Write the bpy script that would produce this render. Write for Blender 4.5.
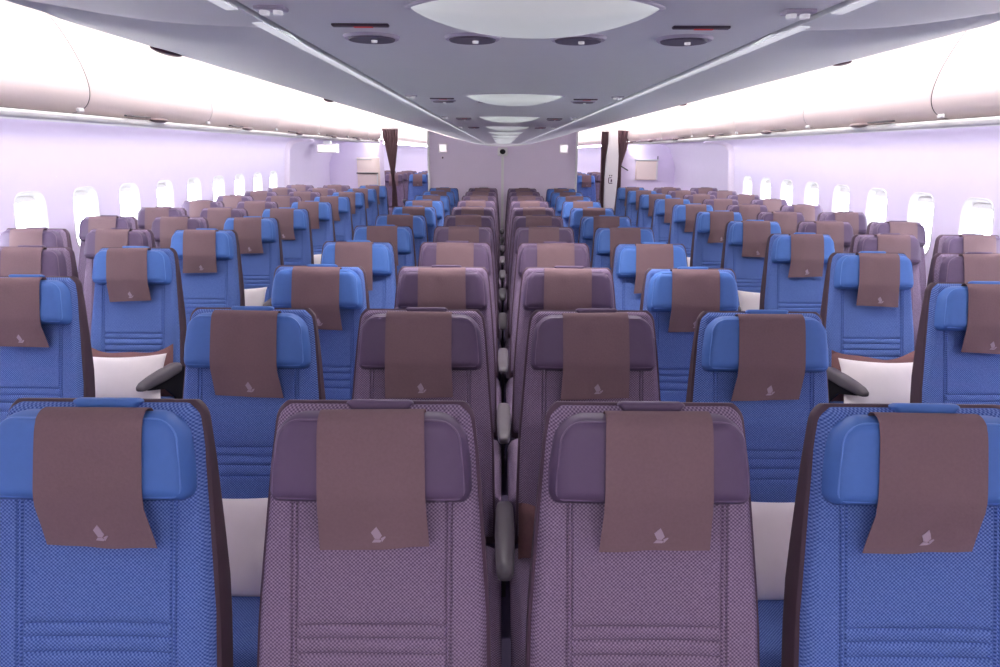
import bpy, bmesh, math, random
from mathutils import Vector, Matrix

for o in list(bpy.data.objects):
    bpy.data.objects.remove(o)
SC = bpy.context.scene
COL = SC.collection
RND = random.Random(7)

# ------------------------------------------------------------------ camera
PITCH = math.atan(181.5 / 680.0)
ROLL = math.radians(0.4)
EYE = Vector((-0.02, 0.0, 1.65))
cam_data = bpy.data.cameras.new('camera')
cam_data.sensor_width = 36.0
cam_data.lens = 36.0 * 680.0 / 1000.0
cam_data.clip_start = 0.05
cam_data.clip_end = 200
cam = bpy.data.objects.new('camera', cam_data)
COL.objects.link(cam)
_r = Vector((1, 0, 0))
_u = Vector((0, math.sin(PITCH), math.cos(PITCH)))
_f = Vector((0, math.cos(PITCH), -math.sin(PITCH)))
_r2 = _r * math.cos(ROLL) + _u * math.sin(ROLL)
_u2 = _u * math.cos(ROLL) - _r * math.sin(ROLL)
cam.matrix_world = Matrix(((_r2.x, _u2.x, -_f.x, EYE.x), (_r2.y, _u2.y, -_f.y, EYE.y),
                           (_r2.z, _u2.z, -_f.z, EYE.z), (0, 0, 0, 1)))
SC.camera = cam

# ------------------------------------------------------------------ world, exposure, light levels
world = bpy.data.worlds.new('daylight')
SC.world = world
world.use_nodes = True
bg = world.node_tree.nodes['Background']
bg.inputs[0].default_value = (0.93, 0.97, 1.0, 1)
bg.inputs[1].default_value = 7.0
SC.view_settings.view_transform = 'Standard'
SC.view_settings.look = 'None'
SC.view_settings.gamma = 1.0
SC.view_settings.use_curve_mapping = False
SC.view_settings.exposure = 1.2
SC.cycles.use_denoising = True
SC.cycles.max_bounces = 10
SC.cycles.diffuse_bounces = 7
SC.cycles.sample_clamp_indirect = 6.0
COVE_LED = 12.5        # light strips hidden above the side ceiling panels
WALL_LED = 27.0        # mood-light strips under the bins
EDGE_LED = 0.2        # slim strips at the edge of the centre ceiling
SPOT_W = 2.9           # each lamp added to brighten the centre seats, watts


# ------------------------------------------------------------------ materials
def srgb(r, g, b):
    def c(v):
        v /= 255.0
        return v / 12.92 if v <= 0.04045 else ((v + 0.055) / 1.055) ** 2.4
    return (c(r), c(g), c(b), 1)


def base_mat(name, col, rough=0.6, spec=0.3):
    m = bpy.data.materials.new(name)
    m.use_nodes = True
    b = m.node_tree.nodes['Principled BSDF']
    b.inputs['Base Color'].default_value = col
    b.inputs['Roughness'].default_value = rough
    b.inputs['Specular IOR Level'].default_value = spec
    return m


def noisy(name, col, rough=0.6, spec=0.3, scale=40, amount=0.12, bump=0.0):
    m = base_mat(name, col, rough, spec)
    nt = m.node_tree
    b = nt.nodes['Principled BSDF']
    tc = nt.nodes.new('ShaderNodeTexCoord')
    n = nt.nodes.new('ShaderNodeTexNoise')
    n.inputs['Scale'].default_value = scale
    n.inputs['Detail'].default_value = 4
    nt.links.new(tc.outputs['Object'], n.inputs['Vector'])
    mx = nt.nodes.new('ShaderNodeMix')
    mx.data_type = 'RGBA'
    mx.inputs['A'].default_value = tuple(v * (1 - amount) for v in col[:3]) + (1,)
    mx.inputs['B'].default_value = tuple(min(1, v * (1 + amount)) for v in col[:3]) + (1,)
    nt.links.new(n.outputs['Fac'], mx.inputs['Factor'])
    nt.links.new(mx.outputs['Result'], b.inputs['Base Color'])
    if bump:
        bp = nt.nodes.new('ShaderNodeBump')
        bp.inputs['Strength'].default_value = bump
        bp.inputs['Distance'].default_value = 0.002
        nt.links.new(n.outputs['Fac'], bp.inputs['Height'])
        nt.links.new(bp.outputs['Normal'], b.inputs['Normal'])
    return m


def weave(name, dark, light, axis=(0, 0.2588, 0.9659), px=0.0080, pz=0.0074):
    """woven upholstery: rows of small offset dashes"""
    m = base_mat(name, dark, 0.85, 0.15)
    nt = m.node_tree
    b = nt.nodes['Principled BSDF']
    tc = nt.nodes.new('ShaderNodeTexCoord')
    sep = nt.nodes.new('ShaderNodeSeparateXYZ')
    nt.links.new(tc.outputs['Object'], sep.inputs[0])
    dot = nt.nodes.new('ShaderNodeVectorMath')
    dot.operation = 'DOT_PRODUCT'
    dot.inputs[1].default_value = axis
    nt.links.new(tc.outputs['Object'], dot.inputs[0])

    def math_node(op, a, v=None):
        n = nt.nodes.new('ShaderNodeMath')
        n.operation = op
        nt.links.new(a, n.inputs[0])
        if v is not None:
            if hasattr(v, 'is_linked'):
                nt.links.new(v, n.inputs[1])
            else:
                n.inputs[1].default_value = v
        return n.outputs[0]
    cx = math_node('COSINE', math_node('MULTIPLY', sep.outputs['X'], 2 * math.pi / px))
    cz = math_node('COSINE', math_node('MULTIPLY', dot.outputs['Value'], 2 * math.pi / pz))
    v = math_node('MULTIPLY', cx, cz)
    v = math_node('ADD', math_node('MULTIPLY', v, 0.5), 0.5)
    no = nt.nodes.new('ShaderNodeTexNoise')
    no.inputs['Scale'].default_value = 260
    nt.links.new(tc.outputs['Object'], no.inputs['Vector'])
    v = math_node('ADD', v, math_node('MULTIPLY', math_node('SUBTRACT', no.outputs['Fac'], 0.5), 0.7))
    rp = nt.nodes.new('ShaderNodeValToRGB')
    rp.color_ramp.elements[0].position = 0.12
    rp.color_ramp.elements[0].color = dark
    rp.color_ramp.elements[1].position = 0.95
    rp.color_ramp.elements[1].color = light
    nt.links.new(v, rp.inputs[0])
    nt.links.new(rp.outputs[0], b.inputs['Base Color'])
    bp = nt.nodes.new('ShaderNodeBump')
    bp.inputs['Strength'].default_value = 0.5
    bp.inputs['Distance'].default_value = 0.0015
    nt.links.new(v, bp.inputs['Height'])
    nt.links.new(bp.outputs['Normal'], b.inputs['Normal'])
    return m


def emit_mat(name, col, strength, base=(0.8, 0.8, 0.8, 1)):
    m = base_mat(name, base, 0.5)
    b = m.node_tree.nodes['Principled BSDF']
    b.inputs['Emission Color'].default_value = col
    b.inputs['Emission Strength'].default_value = strength
    return m


def glass_mat(name):
    m = bpy.data.materials.new(name)
    m.use_nodes = True
    nt = m.node_tree
    nt.nodes.remove(nt.nodes['Principled BSDF'])
    out = nt.nodes['Material Output']
    tr = nt.nodes.new('ShaderNodeBsdfTransparent')
    tr.inputs[0].default_value = (0.93, 0.96, 0.97, 1)
    gl = nt.nodes.new('ShaderNodeBsdfGlossy')
    gl.inputs['Roughness'].default_value = 0.05
    mx = nt.nodes.new('ShaderNodeMixShader')
    mx.inputs[0].default_value = 0.06
    nt.links.new(tr.outputs[0], mx.inputs[1])
    nt.links.new(gl.outputs[0], mx.inputs[2])
    nt.links.new(mx.outputs[0], out.inputs['Surface'])
    return m


M = {}
M['blue_weave'] = weave('blue_weave', srgb(54, 82, 152), srgb(126, 154, 216))
M['mauve_weave'] = weave('mauve_weave', srgb(98, 80, 106), srgb(166, 148, 172))
M['blue_pan'] = weave('blue_pan', srgb(54, 82, 152), srgb(126, 154, 216), (0, 0.9, 0.9))
M['mauve_pan'] = weave('mauve_pan', srgb(98, 80, 106), srgb(166, 148, 172), (0, 0.9, 0.9))
M['blue_leather'] = noisy('blue_leather', srgb(80, 122, 194), 0.5, 0.3, 60, 0.05, 0.1)
M['blue_piping'] = base_mat('blue_piping', srgb(104, 146, 216), 0.5)
M['mauve_leather'] = noisy('mauve_leather', srgb(100, 83, 110), 0.5, 0.3, 60, 0.05, 0.1)
M['mauve_piping'] = base_mat('mauve_piping', srgb(124, 106, 132), 0.5)
M['blue_shell'] = noisy('blue_shell', srgb(84, 66, 76), 0.55, 0.3, 30, 0.08)
M['mauve_shell'] = noisy('mauve_shell', srgb(88, 68, 84), 0.55, 0.3, 30, 0.08)
M['cover'] = noisy('cover_cloth', srgb(130, 107, 111), 0.9, 0.1, 180, 0.10, 0.25)
M['emblem'] = base_mat('emblem_print', srgb(176, 158, 172), 0.8)
M['arm_grey'] = noisy('armrest_grey', srgb(104, 98, 104), 0.45, 0.4, 50, 0.06)
M['arm_dark'] = base_mat('armrest_dark', srgb(30, 28, 32), 0.5)
M['pillow'] = noisy('pillow_cotton', srgb(244, 236, 236), 0.9, 0.1, 25, 0.03, 0.2)
M['blanket'] = noisy('blanket_fleece', srgb(140, 104, 104), 0.95, 0.1, 120, 0.12, 0.4)
M['carpet'] = noisy('carpet', srgb(70, 62, 84), 0.95, 0.1, 300, 0.3, 0.3)
M['metal'] = base_mat('seat_metal', srgb(120, 120, 126), 0.4)
M['wall'] = noisy('wall_lining', srgb(232, 220, 244), 0.5, 0.25, 6, 0.02)
M['white'] = noisy('white_plastic', srgb(240, 238, 238), 0.45, 0.3, 8, 0.02)
M['bin'] = noisy('bin_plastic', srgb(236, 220, 218), 0.4, 0.35, 5, 0.015)
M['ceiling'] = noisy('ceiling_panel', srgb(236, 240, 236), 0.5, 0.25, 5, 0.02)
M['panel'] = noisy('ceiling_side_panel', srgb(236, 240, 236), 0.45, 0.3, 5, 0.02)
M['seam'] = base_mat('dark_seam', srgb(70, 66, 72), 0.6)
M['partition'] = noisy('partition_laminate', srgb(238, 224, 242), 0.45, 0.3, 4, 0.03)
M['peach'] = noisy('peach_laminate', srgb(240, 222, 214), 0.5, 0.25, 6, 0.02)
M['lamp'] = emit_mat('lamp_diffuser', (0.92, 1.0, 0.95, 1), 0.12, srgb(232, 236, 230))
M['vent_dark'] = noisy('vent_grille', srgb(110, 106, 116), 0.5, 0.3, 90, 0.15)
M['vent_rim'] = base_mat('vent_rim', srgb(196, 192, 202), 0.45)
M['small_lamp'] = emit_mat('small_lamp', (1, 1, 1, 1), 0.12)
M['slot'] = base_mat('sign_slot', srgb(86, 76, 84), 0.4)
M['red'] = emit_mat('red_sign', (1.0, 0.12, 0.12, 1), 0.12, srgb(190, 60, 60))
M['latch'] = base_mat('bin_latch', srgb(150, 132, 134), 0.4)
M['maroon'] = base_mat('maroon_lens', srgb(84, 34, 48), 0.3)
M['curtain'] = noisy('curtain_cloth', srgb(134, 106, 112), 0.95, 0.1, 90, 0.10, 0.2)
M['ink'] = base_mat('dark_print', srgb(96, 76, 92), 0.7)
M['black'] = base_mat('black_plastic', srgb(16, 16, 18), 0.35)
M['sign_white'] = emit_mat('lit_sign', (1.0, 0.88, 0.95, 1), 0.4, srgb(240, 232, 236))
M['glass'] = glass_mat('window_glass')
M['cove_led'] = emit_mat('cove_led', (1.0, 0.94, 0.96, 1), COVE_LED)
M['wall_led'] = emit_mat('wall_led', (0.94, 0.96, 1.0, 1), WALL_LED)
M['edge_led'] = emit_mat('edge_led', (0.95, 0.97, 1.0, 1), EDGE_LED, srgb(230, 230, 232))


# ------------------------------------------------------------------ helpers
def mesh_obj(name, verts, faces, mat, parent=None, smooth=True, sharp=40, loc=(0, 0, 0), merge=True):
    me = bpy.data.meshes.new(name)
    me.from_pydata([tuple(v) for v in verts], [], faces)
    me.validate()
    bm = bmesh.new()
    bm.from_mesh(me)
    if merge:
        bmesh.ops.remove_doubles(bm, verts=bm.verts, dist=1e-6)
        bmesh.ops.recalc_face_normals(bm, faces=bm.faces)
    bm.to_mesh(me)
    bm.free()
    me.materials.append(mat)
    if smooth:
        me.shade_smooth()
        me.set_sharp_from_angle(angle=math.radians(sharp))
    return link(name, me, parent, loc)


def link(name, me, parent=None, loc=(0, 0, 0)):
    o = bpy.data.objects.new(name, me)
    COL.objects.link(o)
    o.location = loc
    if parent is not None:
        o.parent = parent
    return o


def bm_obj(name, bm, mat, parent=None, smooth=True, sharp=40, loc=(0, 0, 0)):
    me = bpy.data.meshes.new(name)
    bmesh.ops.recalc_face_normals(bm, faces=bm.faces)
    bm.to_mesh(me)
    bm.free()
    me.materials.append(mat)
    if smooth:
        me.shade_smooth()
        me.set_sharp_from_angle(angle=math.radians(sharp))
    return link(name, me, parent, loc)


def add_rbox(bm, c, size, r=0.005, seg=2, rot=None):
    res = bmesh.ops.create_cube(bm, size=1.0)
    vs = res['verts']
    for v in vs:
        v.co = Vector((v.co.x * size[0], v.co.y * size[1], v.co.z * size[2]))
    es = list({e for v in vs for e in v.link_edges})
    if r > 0:
        rr = bmesh.ops.bevel(bm, geom=es, offset=r, segments=seg, affect='EDGES', profile=0.5)
        vs = list({v for f in rr['faces'] for v in f.verts} | {v for v in vs if v.is_valid})
    for v in vs:
        co = v.co
        if rot is not None:
            co = rot @ co
        v.co = co + Vector(c)
    return vs


def rbox(name, c, size, mat, parent=None, r=0.005, seg=2, rot=None):
    bm = bmesh.new()
    add_rbox(bm, c, size, r, seg, rot)
    return bm_obj(name, bm, mat, parent)


def thing(name, label, cat, loc=(0, 0, 0), rz=0.0, group=None):
    o = bpy.data.objects.new(name, None)
    o.empty_display_size = 0.05
    COL.objects.link(o)
    o.location = loc
    o.rotation_euler = (0, 0, rz)
    return tag(o, label, cat, group)


def tag(o, label, cat, group=None):
    o['label'] = label
    o['category'] = cat
    if group:
        o['group'] = group
    return o


def struct(o):
    o['kind'] = 'structure'
    return o


def extrude_y(profile, ys, close=False):
    """sweep an (x, z) profile along Y"""
    n = len(profile)
    verts, faces = [], []
    for y in ys:
        for (x, z) in profile:
            verts.append((x, y, z))
    for j in range(len(ys) - 1):
        for i in range(n - 1 if not close else n):
            a = j * n + i
            b = j * n + (i + 1) % n
            faces.append((a, b, b + n, a + n))
    if close:
        faces.append(tuple(range(n - 1, -1, -1)))
        faces.append(tuple((len(ys) - 1) * n + i for i in range(n)))
    return verts, faces


def lerp_pts(pts, t):
    for (a, b) in zip(pts, pts[1:]):
        if t <= b[0]:
            f = 0 if b[0] == a[0] else (t - a[0]) / (b[0] - a[0])
            return a[1] + (b[1] - a[1]) * max(0, min(1, f))
    return pts[-1][1]


def spaced(a, b, n, ends, m):
    """n+1 even samples with m extra samples packed within `ends` of both ends"""
    s = set()
    for i in range(n + 1):
        s.add(round(a + ends + (b - a - 2 * ends) * i / n, 6))
    for i in range(m + 1):
        t = (1 - math.cos(math.pi / 2 * i / m)) * ends
        s.add(round(a + t, 6))
        s.add(round(b - t, 6))
    return sorted(s)


# ------------------------------------------------------------------ setting: floor, walls, ceiling
Y0, Y1 = -14.0, 40.0
CX_CEIL, CX_COVE, CX_BIN = 0.085, 0.06, 0.03
CEIL_Z = 2.10
CEIL_HW = 0.945
SEAT_P = 0.826

v, f = extrude_y([(-3.4, 0), (3.4, 0)], [Y0, Y1])
struct(mesh_obj('floor', v, f, M['carpet'], smooth=False))

# centre ceiling: flat panel with turned-up edges
cp = [(CX_CEIL - CEIL_HW + 0.002, CEIL_Z + 0.05), (CX_CEIL - CEIL_HW + 0.002, CEIL_Z + 0.012), (CX_CEIL - CEIL_HW + 0.012, CEIL_Z)]
cp = cp + [(2 * CX_CEIL - x, z) for (x, z) in reversed(cp)]
v, f = extrude_y(cp, [Y0, Y1])
struct(mesh_obj('ceiling', v, f, M['ceiling'], smooth=False))


def cove_panel(sgn, num):
    """side ceiling panel between the centre ceiling and the light cove"""
    ys = [Y0, 1.2] + [1.8 + 0.05 * i for i in range(34)] + [3.6, 6, 9, 14, 20, 30, Y1]
    xi = CX_CEIL + sgn * (CEIL_HW + 0.022)
    xe = CX_COVE + sgn * 1.735
    N = 12
    verts, faces = [], []
    for y in ys:
        row = []
        for i in range(N + 1):
            t = i / N
            x = xi + (xe - xi) * t
            z = 2.098 + 0.022 * t - 0.018 * math.sin(math.pi * t)
            yc = 2.98 - 0.5 * t * t          # shallow curved valley where two panel lengths meet
            z += 0.085 * math.exp(-((y - yc) / 0.13) ** 2) * min(1, 4 * t + 0.15)
            row.append((x, y, z))
        row.append((xe + sgn * 0.006, y, 2.128))
        row.append((xe - sgn * 0.01, y, 2.15))
        row.append((xi, y, 2.16))
        verts += row
    n = N + 4
    for j in range(len(ys) - 1):
        for i in range(n):
            a, b = j * n + i, j * n + (i + 1) % n
            faces.append((a, b, b + n, a + n))
    struct(mesh_obj('trim_%d' % num, verts, faces, M['panel'], sharp=60))
    # dark seam beside the centre ceiling, with the slim light strip next to it
    x0 = CX_CEIL + sgn * (CEIL_HW - 0.003)
    x1 = CX_CEIL + sgn * (CEIL_HW + 0.026)
    v, f = extrude_y([(x0, 2.122), (x1, 2.122)], [Y0, Y1])
    struct(mesh_obj('trim_%d' % (num + 2), v, f, M['seam'], smooth=False))
    k = num + 4
    for (ya, yb) in ((Y0, 2.42), (2.66, 13.0), (13.06, Y1)):
        xa, xb = CX_CEIL + sgn * (CEIL_HW + 0.024), CX_CEIL + sgn * (CEIL_HW + 0.062)
        v, f = extrude_y([(xa, 2.0935), (xb, 2.0915), (xb, 2.1), (xa, 2.1)], [ya, yb], close=True)
        struct(mesh_obj('trim_%d' % k, v, f, M['edge_led'], smooth=False))
        k += 2
    # LED strip lying hidden on top of the panel, shining on the bins
    xa, xb = xe - sgn * 0.14, xe - sgn * 0.05
    v, f = extrude_y([(xa, 2.172), (xb, 2.160)], [Y0, Y1])
    struct(mesh_obj('trim_%d' % k, v, f, M['cove_led'], smooth=False))
    # upper cove lining
    v, f = extrude_y([(CX_BIN + sgn * 2.56, 2.372), (CX_BIN + sgn * 2.5, 2.46), (CX_BIN + sgn * 2.2, 2.53), (xi, 2.5), (xi, 2.12)], [Y0, Y1])
    struct(mesh_obj('trim_%d' % (k + 2), v, f, M['white']))
    return k + 2


cove_panel(-1, 1)
cove_panel(1, 2)

# side walls: (X, z) profile, flat in the window zone
WALL_LOW = [(3.04, 0.0), (3.17, 0.3), (3.235, 0.75)]
WIN_Z0, WIN_Z1 = 0.75, 1.50
WALL_UP = [(3.19, 1.50), (3.184, 1.58), (3.176, 1.66), (3.16, 1.715), (3.13, 1.758), (3.08, 1.79), (3.01, 1.806), (2.92, 1.811), (2.80, 1.812)]
WIN_C, WIN_HW, WIN_HH = 1.135, 0.135, 0.205
BAY = 0.635
W0 = 4.66


def wall_x(z):
    return 3.235 + (3.19 - 3.235) * (z - WIN_Z0) / (WIN_Z1 - WIN_Z0)


def win_pt(a, k=1.0, off=0.0):
    c, s = math.cos(a), math.sin(a)
    e = 2 / 4.2
    y = (WIN_HW * k + off) * math.copysign(abs(c) ** e, c)
    z = (WIN_HH * k + off) * math.copysign(abs(s) ** e, s)
    return y, z


def side_wall(sgn, name, i0, i1, yend, wbase):
    verts, faces = [], []
    ys = [Y0, yend]
    v, f = extrude_y([(sgn * x, z) for x, z in WALL_LOW], ys)
    verts += v
    faces += f
    b = len(verts)
    v, f = extrude_y([(sgn * x, z) for x, z in WALL_UP], ys)
    verts += v
    faces += [tuple(i + b for i in q) for q in f]
    ya0 = W0 + BAY * (i0 - 0.5)
    ya1 = W0 + BAY * (i1 + 0.5)
    for (a, c) in ((Y0, ya0), (ya1, yend)):
        if c - a > 0.01:
            b = len(verts)
            verts += [(sgn * wall_x(WIN_Z0), a, WIN_Z0), (sgn * wall_x(WIN_Z1), a, WIN_Z1), (sgn * wall_x(WIN_Z1), c, WIN_Z1), (sgn * wall_x(WIN_Z0), c, WIN_Z0)]
            faces.append((b, b + 1, b + 2, b + 3))
    dz0, dz1, hb = WIN_Z0 - WIN_C, WIN_Z1 - WIN_C, BAY / 2
    angs = sorted(set([round(2 * math.pi * k / 40, 6) for k in range(40)] +
                      [round(math.atan2(z, y) % (2 * math.pi), 6) for y in (-hb, hb) for z in (dz0, dz1)]))
    for i in range(i0, i1 + 1):
        yc = W0 + BAY * i
        n = len(angs)
        b = len(verts)
        for a in angs:
            c, s = math.cos(a), math.sin(a)
            t = 1e9
            if abs(c) > 1e-9:
                t = min(t, hb / abs(c))
            if abs(s) > 1e-9:
                t = min(t, (dz1 if s > 0 else -dz0) / abs(s))
            y, z = yc + c * t, WIN_C + s * t
            verts.append((sgn * wall_x(z), y, z))
        for a in angs:
            y, z = win_pt(a, 1.0, 0.03)
            verts.append((sgn * wall_x(WIN_C + z), yc + y, WIN_C + z))
        for k in range(n):
            k2 = (k + 1) % n
            faces.append((b + k, b + k2, b + n + k2, b + n + k))
    struct(mesh_obj(name, verts, faces, M['wall'], sharp=50, merge=False))
    for i in range(i0, i1 + 1):
        yc = W0 + BAY * i
        wv, wf = [], []
        n = 40
        rings = [(0.034, 0.000), (0.030, 0.006), (0.024, 0.004), (0.006, -0.03), (-0.008, -0.062), (-0.008, -0.09)]
        for (off, dx) in rings:
            for k in range(n):
                y, z = win_pt(2 * math.pi * k / n, 1.0, off)
                wv.append((sgn * (wall_x(WIN_C + z) - dx), yc + y, WIN_C + z))
        for r in range(len(rings) - 1):
            for k in range(n):
                k2 = (k + 1) % n
                wf.append((r * n + k, r * n + k2, (r + 1) * n + k2, (r + 1) * n + k))
        w = struct(mesh_obj('window_%d' % (wbase + i - i0), wv, wf, M['white'], sharp=50))
        pv = []
        for k in range(n):
            y, z = win_pt(2 * math.pi * k / n, 1.0, -0.008)
            pv.append((sgn * (wall_x(WIN_C + z) + 0.075), yc + y, WIN_C + z))
        mesh_obj('pane', pv, [tuple(range(n))], M['glass'], w, smooth=False)
        # half-lowered blind lip at the top of the opening
        rbox('blind', (sgn * (wall_x(1.33) + 0.045), yc, WIN_C + WIN_HH - 0.022), (0.006, 0.25, 0.045), M['white'], w, r=0.003, seg=1)


YL, YR = 10.35, 9.75
side_wall(-1, 'wall_left', -3, 8, YL, 1)
side_wall(1, 'wall_right', -3, 7, YR, 13)


def end_frame(sgn, y, num):
    """rounded frame that closes the window lining where the door zone begins"""
    pts = WALL_LOW + WALL_UP
    verts, faces = [], []
    prof = [(0.0, -0.10), (-0.035, -0.07), (-0.05, 0.0), (-0.035, 0.05), (0.26, 0.06)]
    for (x, z) in pts:
        for (dx, dy) in prof:
            verts.append((sgn * (x + dx), y + dy, z + (0 if z < 1.7 else dx * 0.6)))
    n = len(prof)
    for j in range(len(pts) - 1):
        for i in range(n - 1):
            a = j * n + i
            faces.append((a, a + 1, a + 1 + n, a + n))
    struct(mesh_obj('trim_%d' % num, verts, faces, M['partition']))


end_frame(-1, YL, 40)
end_frame(1, YR, 41)

# door zones and the side walls of the cabin beyond
PART_Y = 13.65
for sgn, ys, nm, num in ((-1, YL, 'wall_door_left', 42), (1, YR, 'wall_door_right', 43)):
    v, f = extrude_y([(sgn * 3.25, 0), (sgn * 3.36, 0.5), (sgn * 3.36, 1.4), (sgn * 3.22, 1.75), (sgn * 3.0, 1.83), (sgn * 2.4, 1.84)], [ys + 0.03, PART_Y])
    struct(mesh_obj(nm, v, f, M['wall'], sharp=60))
    v, f = extrude_y([(sgn * 3.05, 0), (sgn * 3.2, 0.5), (sgn * 3.2, 1.45), (sgn * 3.1, 1.7), (sgn * 2.9, 1.83), (sgn * 2.4, 1.84)], [PART_Y, Y1])
    struct(mesh_obj(nm.replace('door', 'aft'), v, f, M['wall'], sharp=60))
for y, nm in ((Y0, 'wall_front'), (Y1, 'wall_back')):
    v = [(-3.5, y, 0), (3.5, y, 0), (3.5, y, 2.6), (-3.5, y, 2.6)]
    struct(mesh_obj(nm, v, [(0, 1, 2, 3)], M['white'], smooth=False))


# under-bin service panel and mood light
def under_bin(sgn, num):
    pr = [(2.80, 1.812), (2.66, 1.822), (2.46, 1.824), (2.425, 1.822), (2.420, 1.800), (2.410, 1.795), (2.398, 1.797), (2.388, 1.81), (2.385, 1.825), (2.40, 1.838)]
    v, f = extrude_y([(CX_BIN * (1 if x < 2.7 else 0) + sgn * x, z) for x, z in pr], [Y0, PART_Y - 0.05])
    struct(mesh_obj('trim_%d' % num, v, f, M['white'], sharp=50))
    # mood-light strip behind the rail lip, washing the wall
    v, f = extrude_y([(CX_BIN + sgn * 2.4225, 1.801), (CX_BIN + sgn * 2.4275, 1.821)], [Y0, Y1])
    struct(mesh_obj('trim_%d' % (num + 2), v, f, M['wall_led'], smooth=False))


under_bin(-1, 50)
under_bin(1, 51)

# ------------------------------------------------------------------ overhead bins
BIN_PROF = [(2.47, 1.846), (2.425, 1.858), (2.385, 1.885), (2.362, 1.925), (2.355, 1.97), (2.362, 2.03), (2.385, 2.11),
            (2.425, 2.20), (2.475, 2.29), (2.53, 2.365), (2.60, 2.42)]
ORD = ['first', 'second', 'third', 'fourth', 'fifth', 'sixth', 'seventh', 'eighth', 'ninth', 'tenth', 'eleventh', 'twelfth', 'thirteenth']


def fine(prof, n=5):
    out = []
    for i in range(len(prof) - 1):
        p0 = prof[max(0, i - 1)]
        p1, p2 = prof[i], prof[i + 1]
        p3 = prof[min(len(prof) - 1, i + 2)]
        for k in range(n):
            t = k / n
            q = []
            for c in (0, 1):
                q.append(0.5 * (2 * p1[c] + (p2[c] - p0[c]) * t + (2 * p0[c] - 5 * p1[c] + 4 * p2[c] - p3[c]) * t * t + (3 * p1[c] - p0[c] - 3 * p2[c] + p3[c]) * t ** 3))
            out.append(tuple(q))
    out.append(prof[-1])
    return out


BINP = fine(BIN_PROF, 3)
BIN_STEP = 1.67
BIN_Y = 4.03


def make_bin(sgn, ya, yb, label):
    side = 'left' if sgn < 0 else 'right'
    t = thing('overhead_bin', label, 'overhead bin', (CX_BIN + sgn * 2.45, (ya + yb) / 2, 1.846), group='overhead bins along the %s side' % side)
    ox, oy, oz = CX_BIN + sgn * 2.45, (ya + yb) / 2, 1.846
    g = 0.006
    ys = [ya + g, ya + g + 0.006, yb - g - 0.006, yb - g]
    ins = [0.006, 0, 0, 0.006]
    verts, faces = [], []
    n = len(BINP)
    for y, q in zip(ys, ins):
        for (x, z) in BINP:
            verts.append((CX_BIN + sgn * (x + q) - ox, y - oy, z - oz))
    for j in range(len(ys) - 1):
        for i in range(n - 1):
            a = j * n + i
            faces.append((a, a + 1, a + 1 + n, a + n))
    mesh_obj('bin_door', verts, faces, M['bin'], t, sharp=50)
    # housing behind the door, set back a little so that the joint reads as a thin dark line
    verts, faces = extrude_y([(CX_BIN + sgn * (x + 0.012) - ox, z - oz) for x, z in BINP] + [(sgn * 0.5, 0.55), (sgn * 0.5, 0.0)], [ya - oy, yb - oy], close=True)
    mesh_obj('bin_housing', verts, faces, M['seam'], t, sharp=50)
    # latch and grille near the rear lower corner
    lt = bmesh.new()
    bmesh.ops.create_uvsphere(lt, u_segments=20, v_segments=10, radius=1.0)
    for vv in lt.verts:
        vv.co = Vector((vv.co.x * 0.04, vv.co.y * 0.10, vv.co.z * 0.017))
    bm_obj('latch', lt, M['latch'], t, loc=(CX_BIN + sgn * 2.375 - ox, ya + 0.80 - oy, 1.842 - oz))
    rbox('grille', (CX_BIN + sgn * 2.372 - ox, ya + 0.52 - oy, 1.852 - oz), (0.02, 0.30, 0.010), M['arm_grey'], t, r=0.003, seg=1)
    rbox('hinge_cap', (CX_BIN + sgn * 2.345 - ox, yb - 0.14 - oy, 1.855 - oz), (0.02, 0.05, 0.022), M['white'], t, r=0.005, seg=1)
    return t


for sgn in (-1, 1):
    side = 'left' if sgn < 0 else 'right'
    for j in range(-2, 6):
        ya, yb = BIN_Y + BIN_STEP * j, BIN_Y + BIN_STEP * (j + 1)
        if j == 5:
            yb = PART_Y - 0.02
        k = j + 2
        if j <= -1:
            lab = 'pale pinkish curved overhead bin on the %s wall, %s' % (side, ['the one overhead beside the camera', 'nearest one cut by the photo edge'][k])
        elif j == 5:
            lab = 'pale overhead bin at the far %s end, its end against the curtain' % side
        else:
            lab = 'pale curved overhead bin on the %s wall, %s beyond the nearest seam' % (side, ORD[j])
        make_bin(sgn, ya, yb, lab)
    # bin fascia behind the camera and in the cabin beyond
    for q, (ya, yb) in enumerate(((Y0, BIN_Y - 2 * BIN_STEP), (PART_Y + 0.05, Y1))):
        v, f = extrude_y([(CX_BIN + sgn * x, z) for x, z in BINP], [ya, yb])
        struct(mesh_obj('trim_%d' % (60 + 2 * q + (sgn > 0)), v, f, M['bin']))

# ------------------------------------------------------------------ seats
A = math.radians(15)
TOPY, TOPZ = 0.193, 1.172
SLOPE = Vector((0, -math.sin(A), -math.cos(A)))
NORM = Vector((0, -math.cos(A), math.sin(A)))
TOP = Vector((0, TOPY, TOPZ))


def P(x, s, n):
    return TOP + Vector((x, 0, 0)) + SLOPE * s + NORM * n


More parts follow.
